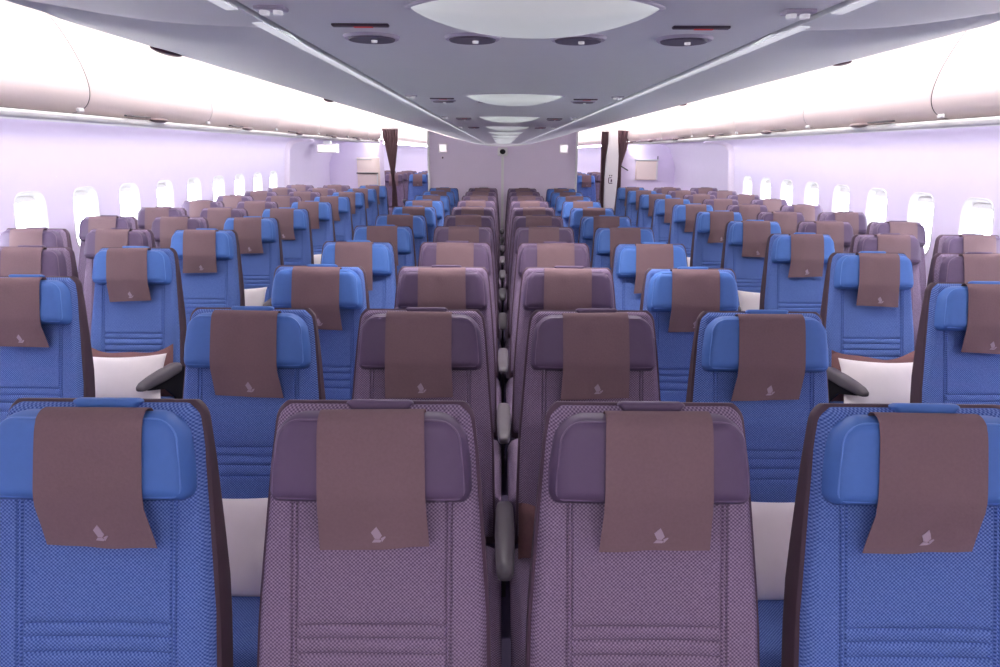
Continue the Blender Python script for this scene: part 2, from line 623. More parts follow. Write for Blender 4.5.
def slab(wfun, s0, s1, rt, rb, n0, n1, re, us, ss, groove=None, crown=0.0):
    def hw(s):
        w = wfun(s)
        if s < s0 + rt:
            q = (rt - (s - s0)) / rt
            w -= rt * (1 - math.sqrt(max(0, 1 - q * q)))
        if s > s1 - rb:
            q = (rb - (s1 - s)) / rb
            w -= rb * (1 - math.sqrt(max(0, 1 - q * q)))
        return w
    verts, faces = [], []
    nu = len(us)
    for s in ss:
        w = hw(s)
        for u in us:
            # u is given as a fraction of the half width or, in the middle, in metres
            x = u * w
            e = max(0.0, min(w - abs(x), s - s0, s1 - s))
            q = 1 - min(e / re, 1)
            n = n0 + (n1 - n0) * math.sqrt(max(0, 1 - q * q))
            n += crown * (1 - u * u)
            if groove:
                n -= groove(x, s) * (1 - q)
            verts.append(P(x, s, n))
    for j in range(len(ss) - 1):
        for i in range(nu - 1):
            a = j * nu + i
            faces.append((a, a + nu, a + nu + 1, a + 1))
    loop = [i for i in range(nu)] + [j * nu + nu - 1 for j in range(1, len(ss))] + \
           [(len(ss) - 1) * nu + i for i in range(nu - 2, -1, -1)] + [j * nu for j in range(len(ss) - 2, 0, -1)]
    faces.append(tuple(loop))
    return verts, faces


def back_w(s):
    return lerp_pts([(0, 0.190), (0.08, 0.201), (0.22, 0.212), (0.42, 0.227), (0.72, 0.234)], s)


SEAMS = (0.146, 0.156)
HGROOVES = (0.436, 0.463, 0.493, 0.527)


def back_groove(x, s):
    g = 0.0
    ax = abs(x)
    if s > 0.16:
        for c in SEAMS:
            d = abs(ax - c)
            if d < 0.0032:
                g = max(g, 0.0048 * (1 - d / 0.0032))
    if ax < SEAMS[0]:
        for c in HGROOVES:
            d = abs(s - c)
            if d < 0.005:
                g = max(g, 0.0055 * (1 - d / 0.005))
        # centre panel slightly hollow between the side bolsters
        g += 0.006 * (1 - (ax / SEAMS[0]) ** 4)
    return g


def back_us():
    W = 0.22
    u = set()
    for i in range(-8, 9):
        u.add(round(i / 8 * 0.9, 4))
    for e in (0.93, 0.96, 0.975, 0.985, 0.993, 1.0):
        u.add(e)
        u.add(-e)
    return sorted(u)


def backrest_mesh():
    # columns are placed in metres so that the seams stay parallel
    ss = set(spaced(0, 0.72, 22, 0.03, 6))
    for c in HGROOVES:
        for d in (-0.0055, -0.003, 0, 0.003, 0.0055):
            ss.add(round(c + d, 6))
    ss.add(0.16)
    ss.add(0.163)
    ss = sorted(ss)
    xs_mid = set()
    for c in SEAMS:
        for d in (-0.0033, 0, 0.0033):
            xs_mid.add(round(c + d, 5))
            xs_mid.add(-round(c + d, 5))
    for i in range(-5, 6):
        xs_mid.add(round(i * 0.026, 5))
    xs_mid = sorted(xs_mid)
    m = 0.165
    verts, faces = [], []
    s0, s1, rt, rb = 0, 0.72, 0.035, 0.01
    edge = [0.0, 0.2, 0.4, 0.58, 0.74, 0.87, 0.95, 1.0]
    rows = []
    for s in ss:
        w = back_w(s)
        if s < rt:
            q = (rt - s) / rt
            w -= rt * (1 - math.sqrt(max(0, 1 - q * q)))
        if s > s1 - rb:
            q = (rb - (s1 - s)) / rb
            w -= rb * (1 - math.sqrt(max(0, 1 - q * q)))
        mm = min(m, w - 0.02)
        k = mm / m
        right = [mm + (w - mm) * e for e in edge]
        xs = [-x for x in reversed(right)] + [x * k for x in xs_mid] + right
        for x in xs:
            e = max(0.0, min(w - abs(x), s - s0, s1 - s))
            q = 1 - min(e / 0.022, 1)
            n = -0.045 + 0.045 * math.sqrt(max(0, 1 - q * q))
            n -= back_groove(x, s) * (1 - q)
            verts.append(P(x, s, n))
        rows.append(len(xs))
    nu = rows[0]
    for j in range(len(ss) - 1):
        for i in range(nu - 1):
            a = j * nu + i
            faces.append((a, a + nu, a + nu + 1, a + 1))
    loop = list(range(nu)) + [j * nu + nu - 1 for j in range(1, len(ss))] + \
        [(len(ss) - 1) * nu + i for i in range(nu - 2, -1, -1)] + [j * nu for j in range(len(ss) - 2, 0, -1)]
    faces.append(tuple(loop))
    return verts, faces


def shell_mesh():
    us = [-1, -0.99, -0.97, -0.94, -0.7, -0.35, 0, 0.35, 0.7, 0.94, 0.97, 0.99, 1]
    ss = spaced(-0.003, 0.74, 8, 0.04, 6)
    # built as a thick tray: front ring just behind the fabric edge, back ring rounded
    wf = lambda s: back_w(max(0, s)) + 0.004
    verts, faces = [], []
    nu = len(us)

    def hw(s):
        w = wf(s)
        if s < 0.03:
            q = (0.03 - s) / 0.04
            w -= 0.04 * (1 - math.sqrt(max(0, 1 - min(1, q) ** 2)))
        return w
    for layer in (0, 1):
        for s in ss:
            w = hw(s)
            for u in us:
                x = u * w
                e = max(0, min(w - abs(x), s + 0.003, 0.74 - s))
                if layer == 0:
                    n = -0.022 - 0.008 * (1 - min(e / 0.01, 1))
                else:
                    q = 1 - min(e / 0.03, 1)
                    n = -(0.045 + 0.04 * min(1, max(0, s) / 0.35)) - 0.025 * math.sqrt(max(0, 1 - q * q))
                verts.append(P(x, s, n))
    B = nu * len(ss)
    for j in range(len(ss) - 1):
        for i in range(nu - 1):
            a = j * nu + i
            faces.append((a, a + nu, a + nu + 1, a + 1))
            faces.append((B + a, B + a + 1, B + a + nu + 1, B + a + nu))
    loop = list(range(nu)) + [j * nu + nu - 1 for j in range(1, len(ss))] + \
        [(len(ss) - 1) * nu + i for i in range(nu - 2, -1, -1)] + [j * nu for j in range(len(ss) - 2, 0, -1)]
    for k in range(len(loop)):
        a, b = loop[k], loop[(k + 1) % len(loop)]
        faces.append((a, b, B + b, B + a))
    return verts, faces


def head_w(s):
    return lerp_pts([(0, 0.176), (0.05, 0.184), (0.12, 0.194), (0.2, 0.196)], s)


HS0, HS1 = 0.014, 0.188
HN = 0.056


def headrest_mesh():
    us = [-1, -0.99, -0.975, -0.95, -0.92, -0.88, -0.8, -0.6, -0.4, -0.2, 0, 0.2, 0.4, 0.6, 0.8, 0.88, 0.92, 0.95, 0.975, 0.99, 1]
    ss = spaced(HS0, HS1, 6, 0.045, 9)
    return slab(head_w, HS0, HS1, 0.055, 0.026, 0.001, HN - 0.006, 0.03, us, ss, None, 0.006)


def piping_mesh():
    """welt sewn around the front face of the headrest"""
    path = []
    ins = 0.0125
    rt, rb = 0.046, 0.018
    s0, s1 = HS0 + ins, HS1 - ins
    w = lambda s: head_w(s) - ins
    for k in range(9):
        a = math.pi / 2 * k / 8
        path.append((w(s0 + rt) - rt + rt * math.sin(a), s0 + rt - rt * math.cos(a)))
    for k in range(7):
        a = math.pi / 2 * k / 6
        path.append((w(s1 - rb) - rb + rb * math.cos(a), s1 - rb + rb * math.sin(a)))
    path = path + [(-x, s) for (x, s) in reversed(path)]
    verts, faces = [], []
    m = len(path)
    K = 6
    r = 0.0021
    for i, (x, s) in enumerate(path):
        x0, s0_ = path[(i - 1) % m]
        x1, s1_ = path[(i + 1) % m]
        tx, ts = x1 - x0, s1_ - s0_
        L = math.hypot(tx, ts) or 1
        nx, ns = -ts / L, tx / L
        e = 0.0125
        q = 1 - e / 0.03
        n = 0.001 + (HN - 0.007) * math.sqrt(1 - q * q) + 0.006 * (1 - (x / head_w(s)) ** 2)
        for k in range(K):
            a = 2 * math.pi * k / K
            verts.append(P(x + nx * r * math.cos(a), s + ns * r * math.cos(a), n + r * math.sin(a)))
    for i in range(m):
        for k in range(K):
            a, b = i * K + k, i * K + (k + 1) % K
            c, d = ((i + 1) % m) * K + (k + 1) % K, ((i + 1) % m) * K + k
            faces.append((a, b, c, d))
    return verts, faces


COVER_PATH = [(0.020, 0.010), (0.009, 0.018), (0.0075, 0.032), (0.012, 0.044), (0.022, 0.054), (0.040, 0.0615), (0.08, 0.0635),
              (0.13, 0.0635), (0.165, 0.0625), (0.185, 0.058), (0.21, 0.050), (0.24, 0.0405), (0.274, 0.031)]
CPATH = fine(COVER_PATH, 3)


def cover_params(seed):
    r = random.Random(seed)
    return [r.uniform(0, 6.28) for _ in range(3)] + [r.uniform(-0.012, 0.012), r.uniform(-0.05, 0.05)]


def cover_pt(pr, u, s, n, t):
    """a point of the cloth: u across (-1..1), (s, n) on its side profile, t along the profile"""
    p0, p1, p2, skew, fold = pr
    hang = max(0, (s - 0.19) / 0.09)
    w = 0.0985 + 0.004 * t + 0.003 * hang
    x = u * w + skew * hang
    ss = s + (0.003 * u * math.copysign(1, skew) if hang > 0 else 0)
    nn = n + 0.0015
    nn += 0.0012 * math.sin(5 * u + p0 + 3 * t) * (0.3 + t)
    nn += 0.0035 * math.exp(-((x - fold) / 0.016) ** 2) * math.exp(-((s - 0.045) / 0.022) ** 2)
    nn += hang * (0.004 * math.sin(3.2 * u + p1) + 0.002 * math.sin(7 * u + p2))
    nn -= 0.003 * (u * u) * (1 if 0.03 < s < 0.19 else 0.3)
    return x, ss, nn


def cover_mesh(seed):
    pr = cover_params(seed)
    NX = 14
    th = 0.0018
    front, back = [], []
    L = len(CPATH)
    for j, (s, n) in enumerate(CPATH):
        t = j / (L - 1)
        for i in range(NX + 1):
            x, ss, nn = cover_pt(pr, -1 + 2 * i / NX, s, n, t)
            front.append(P(x, ss, nn))
            back.append(P(x, ss + (th if j < 7 else 0), nn - th))
    N = NX + 1
    verts = front + back
    B = len(front)
    faces = []
    for j in range(L - 1):
        for i in range(NX):
            a = j * N + i
            faces.append((a, a + N, a + N + 1, a + 1))
            faces.append((B + a, B + a + 1, B + a + N + 1, B + a + N))
    loop = list(range(N)) + [j * N + N - 1 for j in range(1, L)] + [(L - 1) * N + i for i in range(N - 2, -1, -1)] + [j * N for j in range(L - 2, 0, -1)]
    for k in range(len(loop)):
        a, b = loop[k], loop[(k + 1) % len(loop)]
        faces.append((b, a, B + a, B + b))
    return verts, faces, pr


# printed bird mark of the headrest cloth (wing, head with a swept tail, foot)
BIRD = [[(255, 185), (145, 300), (180, 360), (215, 430), (300, 438), (352, 372), (305, 270)],
        [(205, 445), (155, 505), (318, 507), (338, 470), (300, 448)],
        [(326, 430), (408, 388), (426, 402), (372, 470), (345, 505), (340, 450)]]


def emblem_mesh(pr):
    verts, faces = [], []
    k = 0.0000985
    for poly in BIRD:
        b = len(verts)
        m = len(poly)
        for lift in (0.0016, 0.0002):
            for (px, py) in poly:
                x = 0.010 + (px - 280) * k
                s = 0.243 + (py - 350) * k
                for q, (a, c) in enumerate(zip(CPATH, CPATH[1:])):
                    if a[0] <= s <= c[0] and q > 12:
                        f = (s - a[0]) / (c[0] - a[0])
                        n, t = a[1] + (c[1] - a[1]) * f, (q + f) / (len(CPATH) - 1)
                xx, ss, nn = cover_pt(pr, x / 0.103, s, n, t)
                verts.append(P(xx, ss, nn + lift))
        faces.append(tuple(range(b + m - 1, b - 1, -1)))
        for i in range(m):
            j = (i + 1) % m
            faces.append((b + i, b + j, b + m + j, b + m + i))
    return verts, faces


def armrest_mesh():
    secs = [(-0.03, 0.018, 0.628, 0.600), (-0.045, 0.024, 0.640, 0.592), (-0.08, 0.027, 0.648, 0.590), (-0.20, 0.028, 0.652, 0.594),
            (-0.30, 0.026, 0.652, 0.602), (-0.37, 0.023, 0.648, 0.608), (-0.40, 0.018, 0.640, 0.614), (-0.41, 0.011, 0.632, 0.620)]
    K = 16
    verts, faces = [], []
    for (y, hw, zt, zb) in secs:
        for k in range(K):
            a = 2 * math.pi * k / K
            c, s = math.cos(a), math.sin(a)
            e = 0.6
            verts.append((hw * math.copysign(abs(c) ** e, c), y, (zt + zb) / 2 + (zt - zb) / 2 * math.copysign(abs(s) ** e, s)))
    for j in range(len(secs) - 1):
        for k in range(K):
            a, b = j * K + k, j * K + (k + 1) % K
            faces.append((a, a + K, b + K, b))
    faces.append(tuple(range(K)))
    faces.append(tuple((len(secs) - 1) * K + k for k in range(K - 1, -1, -1)))
    return verts, faces


def support_mesh():
    """dark side panel under the armrest, reaching back to the seat back"""
    prof = [(0.02, 0.60), (-0.10, 0.60), (-0.32, 0.606), (-0.34, 0.598), (-0.18, 0.55), (-0.10, 0.48), (-0.06, 0.32), (0.06, 0.32), (0.05, 0.45)]
    verts, faces = [], []
    m = len(prof)
    for x in (-0.006, 0.006):
        for (y, z) in prof:
            verts.append((x, y, z))
    faces.append(tuple(range(m)))
    faces.append(tuple(range(2 * m - 1, m - 1, -1)))
    for i in range(m):
        j = (i + 1) % m
        faces.append((i, m + i, m + j, j))
    return verts, faces


def cushion_mesh():
    NX, NY = 16, 20
    verts, faces = [], []
    hw, y0, y1 = 0.257, 0.0, -0.49

    def top(u, v):
        e = min((1 - abs(u)) * hw, 0.49 * (1 - v) * 1.0 + 0.0)
        e2 = min(e, 0.045)
        q = 1 - e2 / 0.045
        z = 0.40 + 0.06 * math.sqrt(max(0, 1 - q * q)) + 0.012 * math.sin(math.pi * v) - 0.008 * (1 - u * u) * math.sin(math.pi * v)
        return z
    for j in range(NY + 1):
        v = 1 - (1 - j / NY) ** 1.6
        for i in range(NX + 1):
            u = math.sin(math.pi / 2 * (-1 + 2 * i / NX))
            verts.append((u * hw, y0 + (y1 - y0) * v, top(u, v)))
    N = NX + 1
    for j in range(NY):
        for i in range(NX):
            a = j * N + i
            faces.append((a, a + N, a + N + 1, a + 1))
    loop = list(range(N)) + [j * N + N - 1 for j in range(1, NY + 1)] + [NY * N + i for i in range(N - 2, -1, -1)] + [j * N for j in range(NY - 1, 0, -1)]
    B = len(verts)
    for i in loop:
        verts.append((verts[i][0] * 0.97, verts[i][1] * 0.98, 0.335))
    m = len(loop)
    for k in range(m):
        k2 = (k + 1) % m
        faces.append((loop[k], loop[k2], B + k2, B + k))
    faces.append(tuple(range(B + m - 1, B - 1, -1)))
    return verts, faces


def base_bm():
    bm = bmesh.new()
    for x in (-0.15, 0.15):
        add_rbox(bm, (x, -0.42, 0.165), (0.03, 0.045, 0.33), 0.006, 1)
        add_rbox(bm, (x, -0.06, 0.165), (0.03, 0.045, 0.33), 0.006, 1)
        add_rbox(bm, (x, -0.24, 0.03), (0.036, 0.42, 0.03), 0.006, 1)
    for y in (-0.42, -0.06):
        add_rbox(bm, (0, y, 0.325), (0.46, 0.045, 0.03), 0.006, 1)
    return bm


CACHE = {}


def cached(key, builder, name, mat, sharp=40):
    if key not in CACHE:
        r = builder()
        o = bm_obj(name, r, mat, sharp=sharp) if isinstance(r, bmesh.types.BMesh) else mesh_obj(name, r[0], r[1], mat, sharp=sharp)
        CACHE[key] = o.data
        bpy.data.objects.remove(o)
    return CACHE[key]


COVER_SEEDS = (101, 111, 108, 109, 100)
NCOV = len(COVER_SEEDS)
COV = []
for q in range(NCOV):
    cv, cf, sk = cover_mesh(COVER_SEEDS[q])
    o = mesh_obj('headrest_cover', cv, cf, M['cover'], sharp=60)
    ev, ef = emblem_mesh(sk)
    e = mesh_obj('emblem', ev, ef, M['emblem'], smooth=False)
    COV.append((o.data, e.data))
    bpy.data.objects.remove(o)
    bpy.data.objects.remove(e)


def strap_bm():
    bm = bmesh.new()
    vs = add_rbox(bm, (0, 0, 0), (0.132, 0.034, 0.030), 0.010, 3)
    for vv in vs:
        x, y, z = vv.co
        k = 1 - 0.25 * (x / 0.066) ** 6
        p = P(x * (1 - 0.1 * (z < 0)), 0.003 - 0.75 * z * k, -0.012 - y * 0.9)
        vv.co = p
    return bm


SEAT_COUNT = 0


def make_seat(colour, x, ytop, label, group, arms=(1,), cover=None, jitter=1.0, detail=True):
    global SEAT_COUNT
    SEAT_COUNT += 1
    r = random.Random(500 + SEAT_COUNT)
    t = thing('passenger_seat', label, 'seat', (x, ytop - TOPY, 0), group=group)
    fab, lea, pip, she = M[colour + '_weave'], M[colour + '_leather'], M[colour + '_piping'], M[colour + '_shell']
    link('backrest', cached('back' + colour, backrest_mesh, 'backrest', fab, 50), t)
    link('back_shell', cached('shell' + colour, shell_mesh, 'back_shell', she, 50), t)
    h = link('headrest', cached('head' + colour, headrest_mesh, 'headrest', lea, 50), t)
    link('piping', cached('pipe' + colour, piping_mesh, 'piping', pip, 60), h)
    st = link('headrest_strap', cached('strap' + colour, strap_bm, 'headrest_strap', lea, 50), t)
    st.location.x = r.uniform(0.005, 0.02)
    q = SEAT_COUNT % NCOV
    c = link('headrest_cover', COV[q][0], t)
    link('emblem', COV[q][1], c)
    dx, rot = r.uniform(-0.008, 0.008), r.uniform(-0.02, 0.02)
    if cover is not None:
        q, dx, rot = cover
        c.data = COV[q][0]
        c.children[0].data = COV[q][1]
    c.location.x = dx
    c.rotation_euler = (0, 0, 0)
    # turn the cloth slightly about the axis square to the headrest face
    ctr = P(0, 0.10, 0.05)
    R = Matrix.Translation(ctr) @ Matrix.Rotation(rot, 4, NORM) @ Matrix.Translation(-ctr)
    c.matrix_local = Matrix.Translation(Vector((c.location.x, 0, 0))) @ R
    link('seat_cushion', cached('cush' + colour, cushion_mesh, 'seat_cushion', M[colour + '_pan'], 50), t)
    for a in arms:
        ar = link('armrest', cached('arm', armrest_mesh, 'armrest', M['arm_grey'], 60), t, (0.265 * a, 0, 0))
        link('arm_support', cached('sup', support_mesh, 'arm_support', M['arm_dark'], 40), ar)
    link('base_frame', cached('base', base_bm, 'base_frame', M['metal'], 40), t)
    return t


# --- centre block, eleven rows of four
CEN = [('blue', -0.806, 'blue seat at the left end of the centre block'),
       ('mauve', -0.268, 'purple centre seat just left of the middle gap'),
       ('mauve', 0.271, 'purple centre seat just right of the middle gap'),
       ('blue', 0.806, 'blue seat at the right end of the centre block')]
NROW = 11
# how the headrest cloths of the nearest row hang: (cloth, shift, turn)
FRONT_COVERS = [(0, 0.017, 0.0), (1, 0.008, 0.015), (2, 0.009, 0.0), (3, -0.014, -0.01)]
ROWW = ['row nearest the camera', 'second row', 'third row', 'fourth row', 'fifth row', 'sixth row', 'seventh row', 'eighth row',
        'ninth row', 'tenth row', 'last row before the partition']
for k in range(NROW):
    for ci, (colr, x, lab) in enumerate(CEN):
        arms = (-1, 1) if ci == 0 else (1,)
        make_seat(colr, x, 1.25 + SEAT_P * k, '%s, %s' % (lab, ROWW[k]), 'seats of the centre block', arms,
                  FRONT_COVERS[ci] if k == 0 else None)

# --- side blocks: aisle, middle, window
K0 = 1.64
SIDE_X = {-1: -0.035, 1: 0.02}
for sgn in (-1, 1):
    side = 'left' if sgn < 0 else 'right'
    for n in range(10):
        yt = 1.25 + SEAT_P * (K0 + n)
        for ci, (colr, ax) in enumerate((('blue', 1.84), ('mauve', 2.37), ('mauve', 2.90))):
            if (n == 0 and ci > 0) or (n == 1 and ci > 1):
                continue
            what = ['blue aisle seat of the %s block' % side, 'purple middle seat of the %s block' % side,
                    'purple window seat of the %s block' % side][ci]
            where = 'nearest one, cut by the photo edge' if n == 0 else \
                (ORD[n] + ' row back' if n < 9 else 'last row before the door')
            arms = (sgn, -sgn) if ci == 0 else (sgn,)
            make_seat(colr, SIDE_X[sgn] + sgn * ax, yt, '%s, %s' % (what, where), 'seats of the %s block' % side, arms)
    # cabin beyond the door
    for n in range(4):
        for ci, (colr, ax) in enumerate((('blue', 1.84), ('mauve', 2.37), ('mauve', 2.90))):
            what = ['blue aisle seat', 'purple middle seat', 'purple window seat'][ci]
            lab = '%s in the far %s cabin beyond the curtain, %s row' % (what, side, ['nearest', 'second', 'third', 'furthest'][n])
            make_seat(colr, sgn * ax, 15.3 + SEAT_P * n, lab, 'seats in the cabin beyond on the %s' % side, (sgn,))


# ------------------------------------------------------------------ pillows and blankets
def pillow_mesh(seed, W=0.40, H=0.29, T=0.10):
    r = random.Random(seed)
    ph = [r.uniform(0, 6.28) for _ in range(5)]
    N, Mv = 22, 18
    verts, faces = [], []
    for side in (1, -1):
        for j in range(Mv + 1):
            v = math.sin(math.pi / 2 * (-1 + 2 * j / Mv))
            for i in range(N + 1):
                u = math.sin(math.pi / 2 * (-1 + 2 * i / N))
                pin = 1 - 0.10 * (1 - u * u) * abs(v) ** 3
                pin2 = 1 - 0.09 * (1 - v * v) * abs(u) ** 3
                h = (max(0, 1 - abs(u) ** 2.6) * max(0, 1 - abs(v) ** 2.6)) ** 0.55
                wr = 0.10 * math.sin(4 * u + 2.5 * v + ph[0]) * (1 - h) + 0.05 * math.sin(9 * u * v + ph[1])
                y = side * (T / 2) * h * (1 + wr)
                verts.append((u * W / 2 * pin2, -y, v * H / 2 * pin))
    n = N + 1
    B = n * (Mv + 1)
    for j in range(Mv):
        for i in range(N):
            a = j * n + i
            faces.append((a, a + 1, a + n + 1, a + n))
            faces.append((B + a, B + a + n, B + a + n + 1, B + a + 1))
    return verts, faces


def pillow(x, piv, label, group, seed, dz=0.0, tilt=0.0):
    v, f = pillow_mesh(seed)
    o = mesh_obj('pillow', v, f, M['pillow'], sharp=70)
    o.location = (x, piv - 0.195, 0.575 + dz)
    o.rotation_euler = (math.radians(-28), tilt, 0)
    tag(o, label, 'pillow', group)


def blanket_mesh(seed, W=0.45, sag=0.05, H=0.26):
    r = random.Random(seed)
    ph = r.uniform(0, 6.28)
    NX, NZ = 18, 10
    verts, faces = [], []
    for side in (0, 1):
        for j in range(NZ + 1):
            t = j / NZ
            for i in range(NX + 1):
                u = -1 + 2 * i / NX
                top = H - sag * (1 - u * u) + 0.008 * math.sin(5 * u + ph)
                z = top * t
                bulge = (max(0, 1 - (2 * t - 1) ** 4) ** 0.5) * (max(0, 1 - u ** 8) ** 0.5)
                y = (-0.022 if side == 0 else 0.006) * bulge * (1 + 0.2 * math.sin(8 * t + ph + u))
                verts.append((u * W / 2, y - z * 0 + z * math.tan(A), z))
    n = NX + 1
    B = n * (NZ + 1)
    for j in range(NZ):
        for i in range(NX):
            a = j * n + i
            faces.append((a, a + 1, a + n + 1, a + n))
            faces.append((B + a, B + a + n, B + a + n + 1, B + a + 1))
    return verts, faces


def blanket(x, piv, label, group, seed, W=0.45, sag=0.05, H=0.26):
    v, f = blanket_mesh(seed, W, sag, H)
    o = mesh_obj('blanket', v, f, M['blanket'], sharp=60)
    o.location = (x, piv - 0.045, 0.455)
    tag(o, label, 'blanket', group)


def piv_side(n):
    return 1.25 + SEAT_P * (K0 + n) - TOPY


for sgn in (-1, 1):
    side = 'left' if sgn < 0 else 'right'
    pv = 1.25 + SEAT_P - TOPY
    pillow(sgn * 0.775, pv, 'white pillow seen in the gap behind the nearest %s blue seat' % side, 'pillows on the seats', 30 + sgn)
    for n in (1, 3, 4, 5, 6):
        pillow(SIDE_X[sgn] + sgn * 1.84 - (0.07 * sgn if n == 1 else 0), piv_side(n), ('white pillow on the %s blue aisle seat of the %s block' % (ORD[n], side) if n > 1 else
               'white pillow in front of a brown blanket, on a %s aisle seat' % side), 'pillows on the seats', 40 + n + 10 * sgn, 0.0, 0.04 * sgn)
    blanket(SIDE_X[sgn] + sgn * 1.84, piv_side(1), 'brown folded blanket behind the pillow on the %s aisle seat' % side, 'brown blankets on seats', 60 + sgn)
blanket(0.16, 1.25 + SEAT_P - TOPY - 0.02, 'brown blanket in the middle gap, below the nearest armrest', 'brown blankets on seats', 70, 0.24, 0.01, 0.16)

# ------------------------------------------------------------------ ceiling fittings
LAMP_Y, LAMP_STEP = 2.377, 3.54


def lamp_mesh(a=0.405, b=0.24, drop=0.078):
    NX, NY = 28, 14
    verts, faces = [], []
    for i in range(NX + 1):
        u = -math.cos(math.pi * i / NX)
        hb = b * (1 - u * u) ** 0.8
        for j in range(NY + 1):
            w = -1 + 2 * j / NY
            z = -drop * (1 - u * u) ** 0.75 * math.sqrt(max(0, 1 - w * w * w * w))
            verts.append((u * a, w * hb, z))
    n = NY + 1
    for i in range(NX):
        for j in range(NY):
            p = i * n + j
            faces.append((p, p + 1, p + 1 + n, p + n))
    return verts, faces


def rim_mesh(a=0.42, b=0.255, h=0.006):
    N = 40
    outer, inner = [], []
    verts, faces = [], []
    for ring in ((a, b, 0), (a - 0.004, b - 0.004, -h), (a - 0.03, b - 0.03, -h)):
        for k in range(N):
            u = math.cos(2 * math.pi * k / N)
            sg = math.copysign(1, math.sin(2 * math.pi * k / N))
            verts.append((u * ring[0], sg * ring[1] * (1 - u * u) ** 0.8, ring[2]))
    for r in range(2):
        for k in range(N):
            k2 = (k + 1) % N
            faces.append((r * N + k, r * N + k2, (r + 1) * N + k2, (r + 1) * N + k))
    return verts, faces


LW = ['nearest and widest, cut by the top edge', 'second from the camera', 'third from the camera', 'fourth from the camera', 'fifth from the camera',
      'sixth from the camera', 'seventh from the camera', 'eighth from the camera', 'ninth from the camera', 'last and smallest']
for k in range(10):
    t = thing('ceiling_light', 'pale lens shaped ceiling light, %s' % LW[k], 'ceiling light',
              (CX_CEIL, LAMP_Y + LAMP_STEP * k, CEIL_Z), group='lens shaped ceiling lights')
    link('diffuser', cached('lamp', lamp_mesh, 'diffuser', M['lamp'], 60), t)
    link('rim', cached('rim', rim_mesh, 'rim', M['vent_rim'], 60), t)


def disc_bm(r, h, y=1.0, seg=32, dome=0.0):
    bm = bmesh.new()
    bmesh.ops.create_cone(bm, cap_ends=True, segments=seg, radius1=r, radius2=r * 0.92, depth=h)
    for vv in bm.verts:
        vv.co.y *= y
        vv.co.z *= -1
    return bm


def slot_bm():
    bm = bmesh.new()
    add_rbox(bm, (0, 0, -0.004), (0.21, 0.030, 0.012), 0.004, 1)
    return bm


def slotr_bm():
    bm = bmesh.new()
    add_rbox(bm, (0.01, 0.002, -0.010), (0.07, 0.018, 0.004), 0.001, 1)
    return bm


def rl_base():
    bm = bmesh.new()
    add_rbox(bm, (0, 0, -0.006), (0.10, 0.06, 0.014), 0.005, 2)
    return bm


VX = [(-0.55, 'outer left'), (-0.14, 'inner left'), (0.29, 'inner right'), (0.72, 'outer right')]
for k in range(-3, 2):          # lamps added to brighten the seats: at round fittings, others unseen behind the camera
    for (x, w) in VX:
        li = bpy.data.lights.new('fill_lamp', 'AREA')
        li.shape = 'DISK'
        li.size = 0.024
        li.energy = SPOT_W
        li.color = (1.0, 0.93, 0.96)
        lo = bpy.data.objects.new('fill_lamp', li)
        COL.objects.link(lo)
        lo.location = (x + 0.012, 2.97 + LAMP_STEP * k, CEIL_Z - 0.028)
for k in range(4):
    y = 2.98 + LAMP_STEP * k
    for (x, w) in VX:
        t = thing('ceiling_vent', 'dark round ceiling fitting with a bright button, %s of the %s cross row' % (w, ['nearest', 'second', 'third', 'fourth'][k]),
                  'ceiling fitting', (x, y, CEIL_Z), group='round ceiling fittings')
        o = link('rim', cached('vrim', lambda: disc_bm(0.118, 0.014), 'rim', M['vent_rim'], 40), t, (0, 0, -0.003))
        link('face', cached('vface', lambda: disc_bm(0.10, 0.012), 'face', M['vent_dark'], 40), t, (0, 0, -0.010))
        link('button', cached('vbut', lambda: disc_bm(0.013, 0.012, 1, 16), 'button', M['small_lamp'], 40), t, (0.012, -0.01, -0.019))
    for (x, w) in ((-0.54, 'left'), (0.71, 'right')):
        yy = 2.70 + LAMP_STEP * k
        t = thing('indicator_slot', 'narrow dark slot with a red strip in the ceiling, %s one of the %s pair' % (w, ['nearest', 'second', 'third', 'fourth'][k]),
                  'ceiling sign', (x, yy, CEIL_Z), group='narrow red ceiling indicators')
        link('housing', cached('slot', lambda: slot_bm(), 'housing', M['slot'], 40), t)
        link('red_strip', cached('slotr', lambda: slotr_bm(), 'red_strip', M['red'], 40), t)
    for sgn, w in ((-1, 'left'), (1, 'right')):
        yy = 2.40 + LAMP_STEP * k
        t = thing('reading_light', 'small white twin spotlight at the %s edge of the centre ceiling, %s pair' % (w, ['nearest', 'second', 'third', 'fourth'][k]),
                  'spotlight', (CX_CEIL + sgn * 0.855, yy, CEIL_Z), group='small twin ceiling spotlights')
        link('base_plate', cached('rlb', lambda: rl_base(), 'base_plate', M['vent_rim'], 40), t)
        for dx in (-0.022, 0.022):
            link('lens', cached('rll', lambda: disc_bm(0.016, 0.014, 1.2, 16), 'lens', M['small_lamp'], 40), t, (dx, 0, -0.018))

# dark crescent fittings sitting on the edge of the side ceiling panels
for sgn, side in ((-1, 'left'), (1, 'right')):
    for k, y in enumerate((3.62, 6.9) if sgn < 0 else (3.9, 7.2)):
        bm = bmesh.new()
        bmesh.ops.create_uvsphere(bm, u_segments=24, v_segments=12, radius=1.0)
        for vv in bm.verts:
            vv.co = Vector((vv.co.x * 0.03, vv.co.y * (0.16 if sgn < 0 else 0.09), vv.co.z * (0.018 if sgn < 0 else 0.012)))
        o = bm_obj('cove_sensor', bm, M['maroon'], loc=(CX_COVE + sgn * 1.744, y, 2.122))
        tag(o, 'dark maroon crescent fitting on the %s ceiling panel edge, %s one' % (side, ['nearer', 'further'][k]), 'ceiling fitting', 'crescent fittings on the panel edges')

# ------------------------------------------------------------------ centre partition and the things on it
PY = 10.22


